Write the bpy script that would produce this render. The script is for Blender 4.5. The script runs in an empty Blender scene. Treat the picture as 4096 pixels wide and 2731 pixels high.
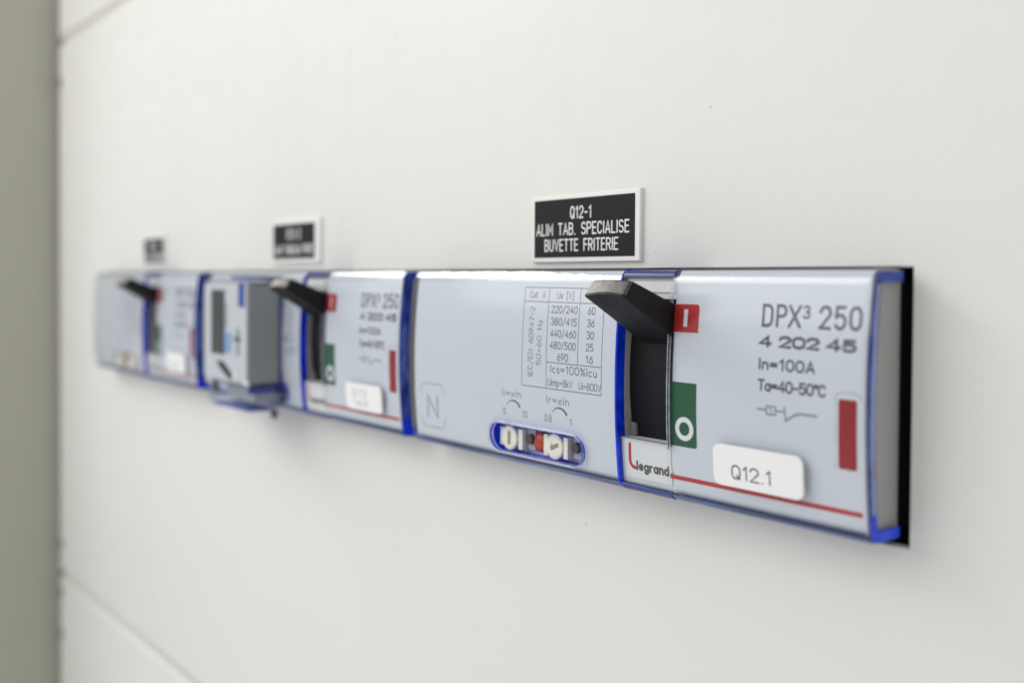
import bpy, bmesh, math, random
from mathutils import Matrix, Vector
random.seed(7)
MM = 0.001
C = bpy.context.scene.collection
sc = bpy.context.scene

# ------------------------------------------------------------------ camera
cam_d = bpy.data.cameras.new('camera')
cam = bpy.data.objects.new('camera', cam_d)
C.objects.link(cam)
R = (Matrix.Rotation(math.radians(51.9016), 3, 'Z') @ Matrix.Rotation(math.pi / 2 - 0.0215, 3, 'X')
     @ Matrix.Rotation(0.007, 3, 'Z'))
cam.matrix_world = Matrix.Translation(Vector((91.645, -154.657, 20.324)) * MM) @ R.to_4x4()
cam_d.sensor_fit = 'HORIZONTAL'
cam_d.sensor_width = 36.0
cam_d.lens = 36.0 * 4117.0 / 4096.0
cam_d.shift_y = -154.37 / 4096.0
cam_d.clip_start = 0.005
cam_d.clip_end = 50
cam_d.dof.use_dof = True
cam_d.dof.focus_distance = 0.208
cam_d.dof.aperture_fstop = 9.8
cam_d.dof.aperture_blades = 0
sc.camera = cam

# ------------------------------------------------------------------ light
world = bpy.data.worlds.new('World')
sc.world = world
world.use_nodes = True
bg = world.node_tree.nodes['Background']
wn, wl = world.node_tree.nodes, world.node_tree.links
wtc = wn.new('ShaderNodeTexCoord')
wsep = wn.new('ShaderNodeSeparateXYZ')
wl.new(wtc.outputs['Generated'], wsep.inputs[0])
wmap = wn.new('ShaderNodeMapRange')
wmap.inputs['From Min'].default_value = -1
wmap.inputs['From Max'].default_value = 1
wl.new(wsep.outputs['Z'], wmap.inputs['Value'])
wr = wn.new('ShaderNodeValToRGB')          # pale floor, dimmer far walls, bright ceiling
wr.color_ramp.elements[0].position = 0.0
wr.color_ramp.elements[0].color = (1.35, 1.34, 1.30, 1)
wr.color_ramp.elements[1].position = 1.0
wr.color_ramp.elements[1].color = (1.12, 1.12, 1.08, 1)
for p_, c_ in ((0.34, (0.95, 0.945, 0.92)), (0.5, (0.34, 0.34, 0.335)), (0.60, (0.52, 0.52, 0.505)), (0.74, (1.0, 1.0, 0.965))):
    e_ = wr.color_ramp.elements.new(p_)
    e_.color = (*c_, 1)
wl.new(wmap.outputs[0], wr.inputs[0])
wl.new(wr.outputs[0], bg.inputs['Color'])
bg.inputs['Strength'].default_value = 0.66


def area(name, loc, target, sx, sy, power, col=(1, 1, 1)):
    l = bpy.data.lights.new(name, 'AREA')
    l.shape = 'RECTANGLE'
    l.size, l.size_y = sx, sy
    l.energy = power
    l.color = col
    o = bpy.data.objects.new(name, l)
    C.objects.link(o)
    o.location = loc
    d = Vector(target) - Vector(loc)
    o.rotation_euler = d.to_track_quat('-Z', 'Y').to_euler()
    return o


# ceiling luminaire of the switch room, plus an added unseen near lamp
area('ceiling_lamp', (-2.45, -0.92, 1.5), (-2.45, -0.9199, 0), 1.15, 1.7, 34, (1, 0.99, 0.96))
area('falloff_lamp', (-0.36, -0.40, 0.25), (-0.18, 0, 0.05), 0.50, 0.40, 1.08, (1, 0.99, 0.965))  # added out of view so brightness falls off across the panel

sc.view_settings.view_transform = 'Standard'
sc.view_settings.look = 'None'
sc.view_settings.exposure = 0.16
sc.view_settings.gamma = 1.0
sc.view_settings.use_curve_mapping = False
sc.render.engine = 'CYCLES'
sc.cycles.max_bounces = 10
sc.cycles.transparent_max_bounces = 32
sc.cycles.use_denoising = True
sc.cycles.sample_clamp_indirect = 12.0

# ------------------------------------------------------------------ materials
M = {}


def nodes(m):
    m.use_nodes = True
    nt = m.node_tree
    return nt, nt.nodes, nt.links


def principled(name, col, rough=0.45, bump=0.0, bscale=600.0, var=0.0, vscale=60.0, coat=0.0, spec=0.5, specks=0.0, rvar=0.0):
    m = bpy.data.materials.new(name)
    nt, N, L = nodes(m)
    p = N['Principled BSDF']
    p.inputs['Roughness'].default_value = rough
    p.inputs['Base Color'].default_value = (*col, 1)
    p.inputs['Specular IOR Level'].default_value = spec
    if coat:
        p.inputs['Coat Weight'].default_value = coat
        p.inputs['Coat Roughness'].default_value = 0.15
    tc = N.new('ShaderNodeTexCoord')
    if var:
        n = N.new('ShaderNodeTexNoise')
        n.inputs['Scale'].default_value = vscale
        n.inputs['Detail'].default_value = 5
        L.new(tc.outputs['Object'], n.inputs['Vector'])
        mx = N.new('ShaderNodeMix')
        mx.data_type = 'RGBA'
        mx.inputs[6].default_value = (*[c * (1 - var) for c in col], 1)
        mx.inputs[7].default_value = (*[min(1, c * (1 + var)) for c in col], 1)
        L.new(n.outputs['Fac'], mx.inputs[0])
        L.new(mx.outputs[2], p.inputs['Base Color'])
        if specks:                                  # sparse specks of dirt, each a fraction of a millimetre
            vo = N.new('ShaderNodeTexVoronoi')
            vo.inputs['Scale'].default_value = 95
            L.new(tc.outputs['Object'], vo.inputs['Vector'])
            near_ = N.new('ShaderNodeMath')
            near_.operation = 'LESS_THAN'
            near_.inputs[1].default_value = specks
            L.new(vo.outputs['Distance'], near_.inputs[0])
            sx = N.new('ShaderNodeSeparateColor')
            L.new(vo.outputs['Color'], sx.inputs[0])
            few = N.new('ShaderNodeMath')
            few.operation = 'GREATER_THAN'
            few.inputs[1].default_value = 0.5
            L.new(sx.outputs[0], few.inputs[0])
            both = N.new('ShaderNodeMath')
            both.operation = 'MULTIPLY'
            L.new(near_.outputs[0], both.inputs[0])
            L.new(few.outputs[0], both.inputs[1])
            sc_ = N.new('ShaderNodeMath')
            sc_.operation = 'MULTIPLY'
            L.new(both.outputs[0], sc_.inputs[0])
            L.new(sx.outputs[1], sc_.inputs[1])
            m2 = N.new('ShaderNodeMix')
            m2.data_type = 'RGBA'
            m2.inputs[7].default_value = (0.60, 0.58, 0.56, 1)
            L.new(sc_.outputs[0], m2.inputs[0])
            L.new(mx.outputs[2], m2.inputs[6])
            L.new(m2.outputs[2], p.inputs['Base Color'])
    if rvar:
        n = N.new('ShaderNodeTexNoise')
        n.inputs['Scale'].default_value = 120
        n.inputs['Detail'].default_value = 4
        L.new(tc.outputs['Object'], n.inputs['Vector'])
        mr = N.new('ShaderNodeMapRange')
        mr.inputs['To Min'].default_value = rough - rvar
        mr.inputs['To Max'].default_value = rough + rvar
        mr.inputs['From Min'].default_value = 0.3
        mr.inputs['From Max'].default_value = 0.7
        L.new(n.outputs['Fac'], mr.inputs['Value'])
        L.new(mr.outputs[0], p.inputs['Roughness'])
    if bump:
        n = N.new('ShaderNodeTexNoise')
        n.inputs['Scale'].default_value = bscale
        n.inputs['Detail'].default_value = 3
        L.new(tc.outputs['Object'], n.inputs['Vector'])
        b = N.new('ShaderNodeBump')
        b.inputs['Strength'].default_value = bump
        b.inputs['Distance'].default_value = 0.0002
        L.new(n.outputs['Fac'], b.inputs['Height'])
        L.new(b.outputs['Normal'], p.inputs['Normal'])
    M[name] = m
    return m


def clear(name, tint, rough=0.09, ior=1.36, boost=0.0, bump=0.0):
    m = bpy.data.materials.new(name)
    nt, N, L = nodes(m)
    N.remove(N['Principled BSDF'])
    out = N['Material Output']
    t = N.new('ShaderNodeBsdfTransparent')
    t.inputs['Color'].default_value = (*tint, 1)
    g = N.new('ShaderNodeBsdfGlossy')
    g.inputs['Roughness'].default_value = rough
    # Schlick reflectance of a thin clear sheet, the same from both sides
    f0 = ((ior - 1) / (ior + 1)) ** 2 + boost
    lw = N.new('ShaderNodeLayerWeight')
    lw.inputs['Blend'].default_value = 0.5
    pw = N.new('ShaderNodeMath')
    pw.operation = 'POWER'
    pw.inputs[1].default_value = 5.0
    L.new(lw.outputs['Facing'], pw.inputs[0])
    ma = N.new('ShaderNodeMath')
    ma.operation = 'MULTIPLY_ADD'
    ma.inputs[1].default_value = 1 - f0
    ma.inputs[2].default_value = f0
    L.new(pw.outputs[0], ma.inputs[0])
    mx = N.new('ShaderNodeMixShader')
    L.new(ma.outputs[0], mx.inputs[0])
    L.new(t.outputs[0], mx.inputs[1])
    L.new(g.outputs[0], mx.inputs[2])
    L.new(mx.outputs[0], out.inputs['Surface'])
    if bump:
        tc = N.new('ShaderNodeTexCoord')
        n = N.new('ShaderNodeTexNoise')
        n.inputs['Scale'].default_value = 260
        n.inputs['Detail'].default_value = 2
        L.new(tc.outputs['Object'], n.inputs['Vector'])
        b = N.new('ShaderNodeBump')
        b.inputs['Strength'].default_value = bump
        b.inputs['Distance'].default_value = 0.0003
        L.new(n.outputs['Fac'], b.inputs['Height'])
        L.new(b.outputs['Normal'], g.inputs['Normal'])
    M[name] = m
    return m


def streaked(name, cols, through=0.3, scale=(45, 500, 900)):
    """moulded acrylic with its caught light painted in as tint: long streaks running along the rail, partly see-through"""
    m = bpy.data.materials.new(name)
    nt, N, L = nodes(m)
    p = N['Principled BSDF']
    p.inputs['Roughness'].default_value = 0.16
    tc = N.new('ShaderNodeTexCoord')
    mp = N.new('ShaderNodeMapping')
    mp.inputs['Scale'].default_value = scale
    n = N.new('ShaderNodeTexNoise')
    n.inputs['Scale'].default_value = 1.0
    n.inputs['Detail'].default_value = 4
    n.inputs['Distortion'].default_value = 0.4
    L.new(tc.outputs['Object'], mp.inputs['Vector'])
    L.new(mp.outputs[0], n.inputs['Vector'])
    r = N.new('ShaderNodeValToRGB')
    r.color_ramp.elements[0].position = 0.32
    r.color_ramp.elements[0].color = (*cols[0], 1)
    r.color_ramp.elements[1].position = 0.68
    r.color_ramp.elements[1].color = (*cols[2], 1)
    e = r.color_ramp.elements.new(0.5)
    e.color = (*cols[1], 1)
    L.new(n.outputs['Fac'], r.inputs[0])
    L.new(r.outputs[0], p.inputs['Base Color'])
    t = N.new('ShaderNodeBsdfTransparent')
    t.inputs['Color'].default_value = (0.75, 0.82, 1, 1)
    mx = N.new('ShaderNodeMixShader')
    mx.inputs[0].default_value = through
    L.new(p.outputs[0], mx.inputs[1])
    L.new(t.outputs[0], mx.inputs[2])
    L.new(mx.outputs[0], N['Material Output'].inputs['Surface'])
    M[name] = m
    return m


principled('paint_white', (0.80, 0.795, 0.775), 0.36, bump=0.3, bscale=380, var=0.022, vscale=14, specks=0.035, rvar=0.09, spec=0.38)
principled('paint_olive', (0.415, 0.41, 0.355), 0.5, bump=0.1, bscale=420, var=0.03, vscale=25)
principled('back_dark', (0.02, 0.02, 0.022), 0.6)
principled('joint_grey', (0.66, 0.655, 0.63), 0.5)
principled('body_grey', (0.705, 0.728, 0.768), 0.4, var=0.02, vscale=45, specks=0.028)
principled('body_white', (0.80, 0.80, 0.785), 0.45, var=0.02, vscale=120)
principled('bay_grey', (0.40, 0.385, 0.37), 0.5, var=0.06, vscale=150)
principled('tab_grey', (0.27, 0.26, 0.25), 0.5)
principled('ink_black', (0.02, 0.018, 0.022), 0.5)
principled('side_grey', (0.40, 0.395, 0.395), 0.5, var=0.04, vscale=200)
principled('casing_black', (0.012, 0.012, 0.014), 0.5)
principled('lever_black', (0.009, 0.009, 0.011), 0.55, spec=0.2, bump=0.25, bscale=1800, var=0.25, vscale=500)
def worn():
    """black plastic rubbed pale towards one corner of the grip"""
    m = principled('lever_worn', (0.3, 0.3, 0.29), 0.5, bump=0.35, bscale=1100)
    nt, N, L = nodes(m)
    p = N['Principled BSDF']
    tc = N.new('ShaderNodeTexCoord')
    sp = N.new('ShaderNodeSeparateXYZ')
    L.new(tc.outputs['Object'], sp.inputs[0])
    mr = N.new('ShaderNodeMapRange')
    mr.inputs['From Min'].default_value = 0.0135
    mr.inputs['From Max'].default_value = 0.0245
    mr.inputs['To Min'].default_value = 1.1
    mr.inputs['To Max'].default_value = 0.12
    L.new(sp.outputs['X'], mr.inputs['Value'])
    n = N.new('ShaderNodeTexNoise')
    n.inputs['Scale'].default_value = 700
    n.inputs['Detail'].default_value = 6
    n.inputs['Roughness'].default_value = 0.65
    L.new(tc.outputs['Object'], n.inputs['Vector'])
    a = N.new('ShaderNodeMath')
    a.operation = 'MULTIPLY_ADD'
    a.inputs[1].default_value = 1.0
    a.inputs[2].default_value = -0.5
    L.new(n.outputs['Fac'], a.inputs[0])
    b = N.new('ShaderNodeMath')
    b.operation = 'ADD'
    b.use_clamp = True
    L.new(a.outputs[0], b.inputs[0])
    L.new(mr.outputs[0], b.inputs[1])
    mx = N.new('ShaderNodeMix')
    mx.data_type = 'RGBA'
    mx.inputs[6].default_value = (0.035, 0.034, 0.034, 1)
    mx.inputs[7].default_value = (0.42, 0.40, 0.37, 1)
    L.new(b.outputs[0], mx.inputs[0])
    L.new(mx.outputs[2], p.inputs['Base Color'])


worn()
principled('print_dark', (0.075, 0.08, 0.095), 0.5)
principled('print_soft', (0.10, 0.11, 0.125), 0.5)
principled('print_pale', (0.27, 0.31, 0.34), 0.5)
principled('mark_pale', (0.20, 0.24, 0.26), 0.5)
principled('print_white', (0.84, 0.85, 0.86), 0.4)
principled('red_mark', (0.50, 0.028, 0.03), 0.4, var=0.06, vscale=300)
principled('red_deep', (0.34, 0.004, 0.008), 0.35)
principled('green_mark', (0.001, 0.095, 0.03), 0.4, var=0.05, vscale=300)
principled('logo_grey', (0.10, 0.10, 0.10), 0.5, var=0.2, vscale=900)
principled('sticker_white', (0.90, 0.90, 0.915), 0.35)
principled('plate_white', (0.86, 0.86, 0.85), 0.35, var=0.01)
principled('engraved_black', (0.010, 0.009, 0.011), 0.6, bump=0.3, bscale=2500, var=0.5, vscale=1400, spec=0.25)
principled('knob_cream', (0.82, 0.80, 0.72), 0.4, var=0.02)
principled('knob_shade', (0.30, 0.28, 0.22), 0.5)
principled('peg_dark', (0.07, 0.062, 0.06), 0.55)
principled('peg_base', (0.50, 0.47, 0.49), 0.5)
principled('button_red', (0.44, 0.055, 0.025), 0.3)
principled('edge_pale', (0.42, 0.46, 0.66), 0.15)  # pale refraction inside the end rim, painted as one tone
principled('lcd_dark', (0.055, 0.062, 0.062), 0.3)
principled('unit_light', (0.53, 0.56, 0.61), 0.4)
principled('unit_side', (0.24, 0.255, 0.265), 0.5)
principled('unit_blue', (0.03, 0.09, 0.35), 0.35)
principled('unit_sky', (0.22, 0.36, 0.66), 0.35)
principled('screw_dark', (0.05, 0.05, 0.045), 0.5)
principled('screw_steel', (0.20, 0.20, 0.23), 0.4)
clear('clear', (0.975, 0.985, 1.0), 0.11)
clear('clear_bend', (0.97, 0.98, 1.0), 0.09, ior=1.6, boost=0.06, bump=0.3)
clear('lever_refraction', (0.30, 0.31, 0.46), 0.05)  # lever's dark refraction at the cover edge, put in as tint
clear('clear_blue', (0.84, 0.88, 0.97), 0.05)
streaked('edge_blue', [(0.002, 0.022, 0.46), (0.002, 0.042, 0.80), (0.012, 0.075, 0.90)], 0.03, (260, 260, 170))  # light piped to the cut cover edges, painted as blue
streaked('edge_ring', [(0.008, 0.02, 0.17), (0.03, 0.075, 0.48), (0.16, 0.24, 0.66)], 0.12, (300, 300, 130))  # light gathered in the end rim, painted as mixed blues
streaked('edge_glass', [(0.45, 0.45, 0.5), (0.62, 0.62, 0.66), (0.8, 0.8, 0.84)], 0.45)  # light line along the right cover's left edge, painted pale
streaked('blue_streak', [(0.02, 0.03, 0.13), (0.07, 0.115, 0.34), (0.24, 0.33, 0.58)], 0.22)  # blue refraction in the bottom bend, painted as streaks
streaked('blue_streak_deep', [(0.018, 0.026, 0.12), (0.04, 0.065, 0.27), (0.10, 0.14, 0.40)], 0.12)  # darker painted refraction for the bay covers and unit rims


# ------------------------------------------------------------------ mesh helpers (coordinates in mm)
def PY(z):
    """bulged front of the breakers: distance of the printed face from the panel"""
    return -(8.3 + 1.5 * (1 - (z / 22.0) ** 2))


class MB:
    def __init__(self):
        self.v, self.f, self.m = [], [], []

    def add(self, verts, faces, mi=0):
        o = len(self.v)
        self.v += [tuple(p) for p in verts]
        for f in faces:
            self.f.append(tuple(i + o for i in f))
            self.m.append(mi)

    def box(self, x0, x1, y0, y1, z0, z1, mi=0):
        v = [(x, y, z) for x in (x0, x1) for y in (y0, y1) for z in (z0, z1)]
        self.add(v, [(0, 1, 3, 2), (4, 6, 7, 5), (0, 4, 5, 1), (2, 3, 7, 6), (0, 2, 6, 4), (1, 5, 7, 3)], mi)

    def loft(self, secs, mi=0, caps=True, fmat=None):
        """secs: list of (x, [(y,z)...]) closed profiles with equal counts"""
        n = len(secs[0][1])
        vs = [(x, y, z) for x, pr in secs for (y, z) in pr]
        o = len(self.v)
        self.v += vs
        for k in range(len(secs) - 1):
            for i in range(n):
                j = (i + 1) % n
                f = (o + k * n + i, o + k * n + j, o + (k + 1) * n + j, o + (k + 1) * n + i)
                self.f.append(f)
                if fmat:
                    c = [sum(self.v[a][d] for a in f) / 4 for d in range(3)]
                    self.m.append(fmat(c))
                else:
                    self.m.append(mi)
        if caps:
            self.f.append(tuple(o + i for i in range(n)))
            self.m.append(mi)
            b = o + (len(secs) - 1) * n
            self.f.append(tuple(b + i for i in reversed(range(n))))
            self.m.append(mi)

    def cyl(self, c, r, y0, y1, n=28, mi=0, r2=None, cap_mi=None):
        r2 = r if r2 is None else r2
        v = []
        for y, rr in ((y0, r2), (y1, r)):
            v += [(c[0] + rr * math.cos(2 * math.pi * i / n), y, c[1] + rr * math.sin(2 * math.pi * i / n)) for i in range(n)]
        self.add(v, [(i, (i + 1) % n, n + (i + 1) % n, n + i) for i in range(n)], mi)
        self.add(v[:n], [tuple(range(n))], mi if cap_mi is None else cap_mi)
        self.add(v[n:], [tuple(range(n))], mi)

    def rows(self, zs, xl, xr, off, thick, mi=0, side=None):
        """plate that follows the bulged face"""
        side = mi if side is None else side
        o = len(self.v)
        n = len(zs)
        for z in zs:
            for x in (xl(z), xr(z)):
                self.v.append((x, PY(z) - off - thick, z))
        for z in zs:
            for x in (xl(z), xr(z)):
                self.v.append((x, PY(z) - off, z))
        for i in range(n - 1):
            a = o + 2 * i
            self.f.append((a, a + 1, a + 3, a + 2)); self.m.append(mi)
            b = a + 2 * n
            self.f.append((a, a + 2, b + 2, b)); self.m.append(side)
            self.f.append((a + 1, b + 1, b + 3, a + 3)); self.m.append(side)
        t = o + 2 * (n - 1)
        self.f.append((t, t + 1, t + 1 + 2 * n, t + 2 * n)); self.m.append(side)
        self.f.append((o, o + 2 * n, o + 2 * n + 1, o + 1)); self.m.append(side)

    def rrect(self, x0, x1, z0, z1, r, off, thick, mi=0, side=None, corners=(1, 1, 1, 1)):
        """corners: bottom-left, bottom-right, top-left, top-right"""
        zs = []
        for i in range(6):
            zs.append(z0 + r * (1 - math.cos(i / 5 * math.pi / 2)))
        k = max(2, int((z1 - z0 - 2 * r) / 1.0))
        zs += [z0 + r + (z1 - z0 - 2 * r) * i / k for i in range(1, k)]
        for i in range(6):
            zs.append(z1 - r + r * math.sin(i / 5 * math.pi / 2))

        def ins(z, cb, ct):
            if z < z0 + r and cb:
                d = z0 + r - z
            elif z > z1 - r and ct:
                d = z - (z1 - r)
            else:
                return 0
            return r - math.sqrt(max(0, r * r - d * d))
        self.rows(zs, lambda z: x0 + ins(z, corners[0], corners[2]), lambda z: x1 - ins(z, corners[1], corners[3]), off, thick, mi, side)

    def stroke(self, pts, r, fn, closed=False, d=0.03, mi=0):
        """flat printed stroke along (u,v) points; fn(u,v,lift) -> xyz; r scalar or list"""
        q = [pts[0]]
        rr = [r[0] if isinstance(r, (list, tuple)) else r]
        for i, p in enumerate(pts[1:], 1):
            if math.hypot(p[0] - q[-1][0], p[1] - q[-1][1]) > 1e-5:
                q.append(p)
                rr.append(r[i] if isinstance(r, (list, tuple)) else r)
        if closed and math.hypot(q[0][0] - q[-1][0], q[0][1] - q[-1][1]) < 1e-5:
            q.pop(); rr.pop()
        n = len(q)
        if n < 2:
            return
        o = len(self.v)
        for i in range(n):
            a = q[i - 1] if (i > 0 or closed) else None
            b = q[(i + 1) % n] if (i < n - 1 or closed) else None
            ds = []
            if a: ds.append(Vector((q[i][0] - a[0], q[i][1] - a[1])).normalized())
            if b: ds.append(Vector((b[0] - q[i][0], b[1] - q[i][1])).normalized())
            t = sum(ds, Vector((0, 0)))
            t = ds[0] if t.length < 1e-3 else t.normalized()
            nn = Vector((-t.y, t.x))
            c = max(0.5, abs(nn.dot(Vector((-ds[0].y, ds[0].x)))))
            w = rr[i] / c
            u, v = q[i]
            self.v.append(fn(u + nn.x * w, v + nn.y * w, 0.006))
            self.v.append(fn(u, v, d))
            self.v.append(fn(u - nn.x * w, v - nn.y * w, 0.006))
        for i in range(n if closed else n - 1):
            a, b = o + 3 * i, o + 3 * ((i + 1) % n)
            self.f += [(a, b, b + 1, a + 1), (a + 1, b + 1, b + 2, a + 2)]
            self.m += [mi, mi]
        if not closed:
            for i, s in ((0, -1), (n - 1, 1)):
                k = 1 if i == 0 else n - 2
                t = Vector((q[i][0] - q[k][0], q[i][1] - q[k][1])).normalized()
                nn = Vector((-t.y, t.x))
                ids = [o + 3 * i + (0 if s > 0 else 2)]
                for a in (45, 90, 135):
                    aa = math.radians(a)
                    w = nn * math.cos(aa) * rr[i] + t * math.sin(aa) * rr[i]
                    ids.append(len(self.v))
                    self.v.append(fn(q[i][0] + w.x, q[i][1] + w.y, 0.006))
                ids.append(o + 3 * i + (2 if s > 0 else 0))
                for j in range(4):
                    self.f.append((o + 3 * i + 1, ids[j], ids[j + 1]))
                    self.m.append(mi)

    def build(self, name, mats, parent=None, origin=(0, 0, 0), angle=35, link=True, bevel=0.0):
        me = bpy.data.meshes.new(name)
        me.from_pydata([((x - origin[0]) * MM, (y - origin[1]) * MM, (z - origin[2]) * MM) for x, y, z in self.v], [], self.f)
        for k in (mats if isinstance(mats, (list, tuple)) else [mats]):
            me.materials.append(M[k])
        for p, mi in zip(me.polygons, self.m):
            p.material_index = mi
        bm = bmesh.new()
        bm.from_mesh(me)
        bmesh.ops.remove_doubles(bm, verts=bm.verts, dist=2e-7)
        bmesh.ops.recalc_face_normals(bm, faces=bm.faces)
        if bevel:
            es = [e for e in bm.edges if len(e.link_faces) == 2 and e.calc_face_angle(0) > math.radians(25)]
            bmesh.ops.bevel(bm, geom=es, offset=bevel * MM, segments=2, affect='EDGES', profile=0.5)
        bm.to_mesh(me)
        bm.free()
        smooth(me, angle)
        o = bpy.data.objects.new(name, me)
        if link:
            C.objects.link(o)
        if parent:
            o.parent = parent
        return o


def smooth(me, angle):
    for p in me.polygons:
        p.use_smooth = True
    me.set_sharp_from_angle(angle=math.radians(angle))


def boolean(o, cutter, angle=35):
    """subtract cutter and keep the result as o's own mesh"""
    md = o.modifiers.new('cut', 'BOOLEAN')
    md.operation = 'DIFFERENCE'
    md.solver = 'EXACT'
    md.object = cutter
    md.material_mode = 'TRANSFER'
    bpy.context.view_layer.update()
    dg = bpy.context.evaluated_depsgraph_get()
    me = bpy.data.meshes.new_from_object(o.evaluated_get(dg))
    o.modifiers.clear()
    old = o.data
    o.data = me
    me.name = old.name
    smooth(me, angle)


def empty(name, loc, label, cat, group=None):
    o = bpy.data.objects.new(name, None)
    o.empty_display_size = 0.01
    C.objects.link(o)
    o.location = Vector(loc) * MM
    tag(o, label, cat, group)
    return o


def tag(o, label, cat, group=None):
    o['label'] = label
    o['category'] = cat
    if group:
        o['group'] = group


def copy_tree(o, parent=None):
    c = o.copy()
    C.objects.link(c)
    c.parent = parent
    for ch in list(o.children):
        copy_tree(ch, c)
    return c


# ------------------------------------------------------------------ single-stroke lettering
def arc(cx, cy, rx, ry, a0, a1, n=12):
    return [(cx + rx * math.cos(math.radians(a0 + (a1 - a0) * i / n)), cy + ry * math.sin(math.radians(a0 + (a1 - a0) * i / n))) for i in range(n + 1)]


def rr(x0, y0, x1, y1, rx, ry):
    return (arc(x1 - rx, y1 - ry, rx, ry, 0, 90, 6) + arc(x0 + rx, y1 - ry, rx, ry, 90, 180, 6)
            + arc(x0 + rx, y0 + ry, rx, ry, 180, 270, 6) + arc(x1 - rx, y0 + ry, rx, ry, 270, 360, 6) + [(x1, y1 - ry)])


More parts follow.
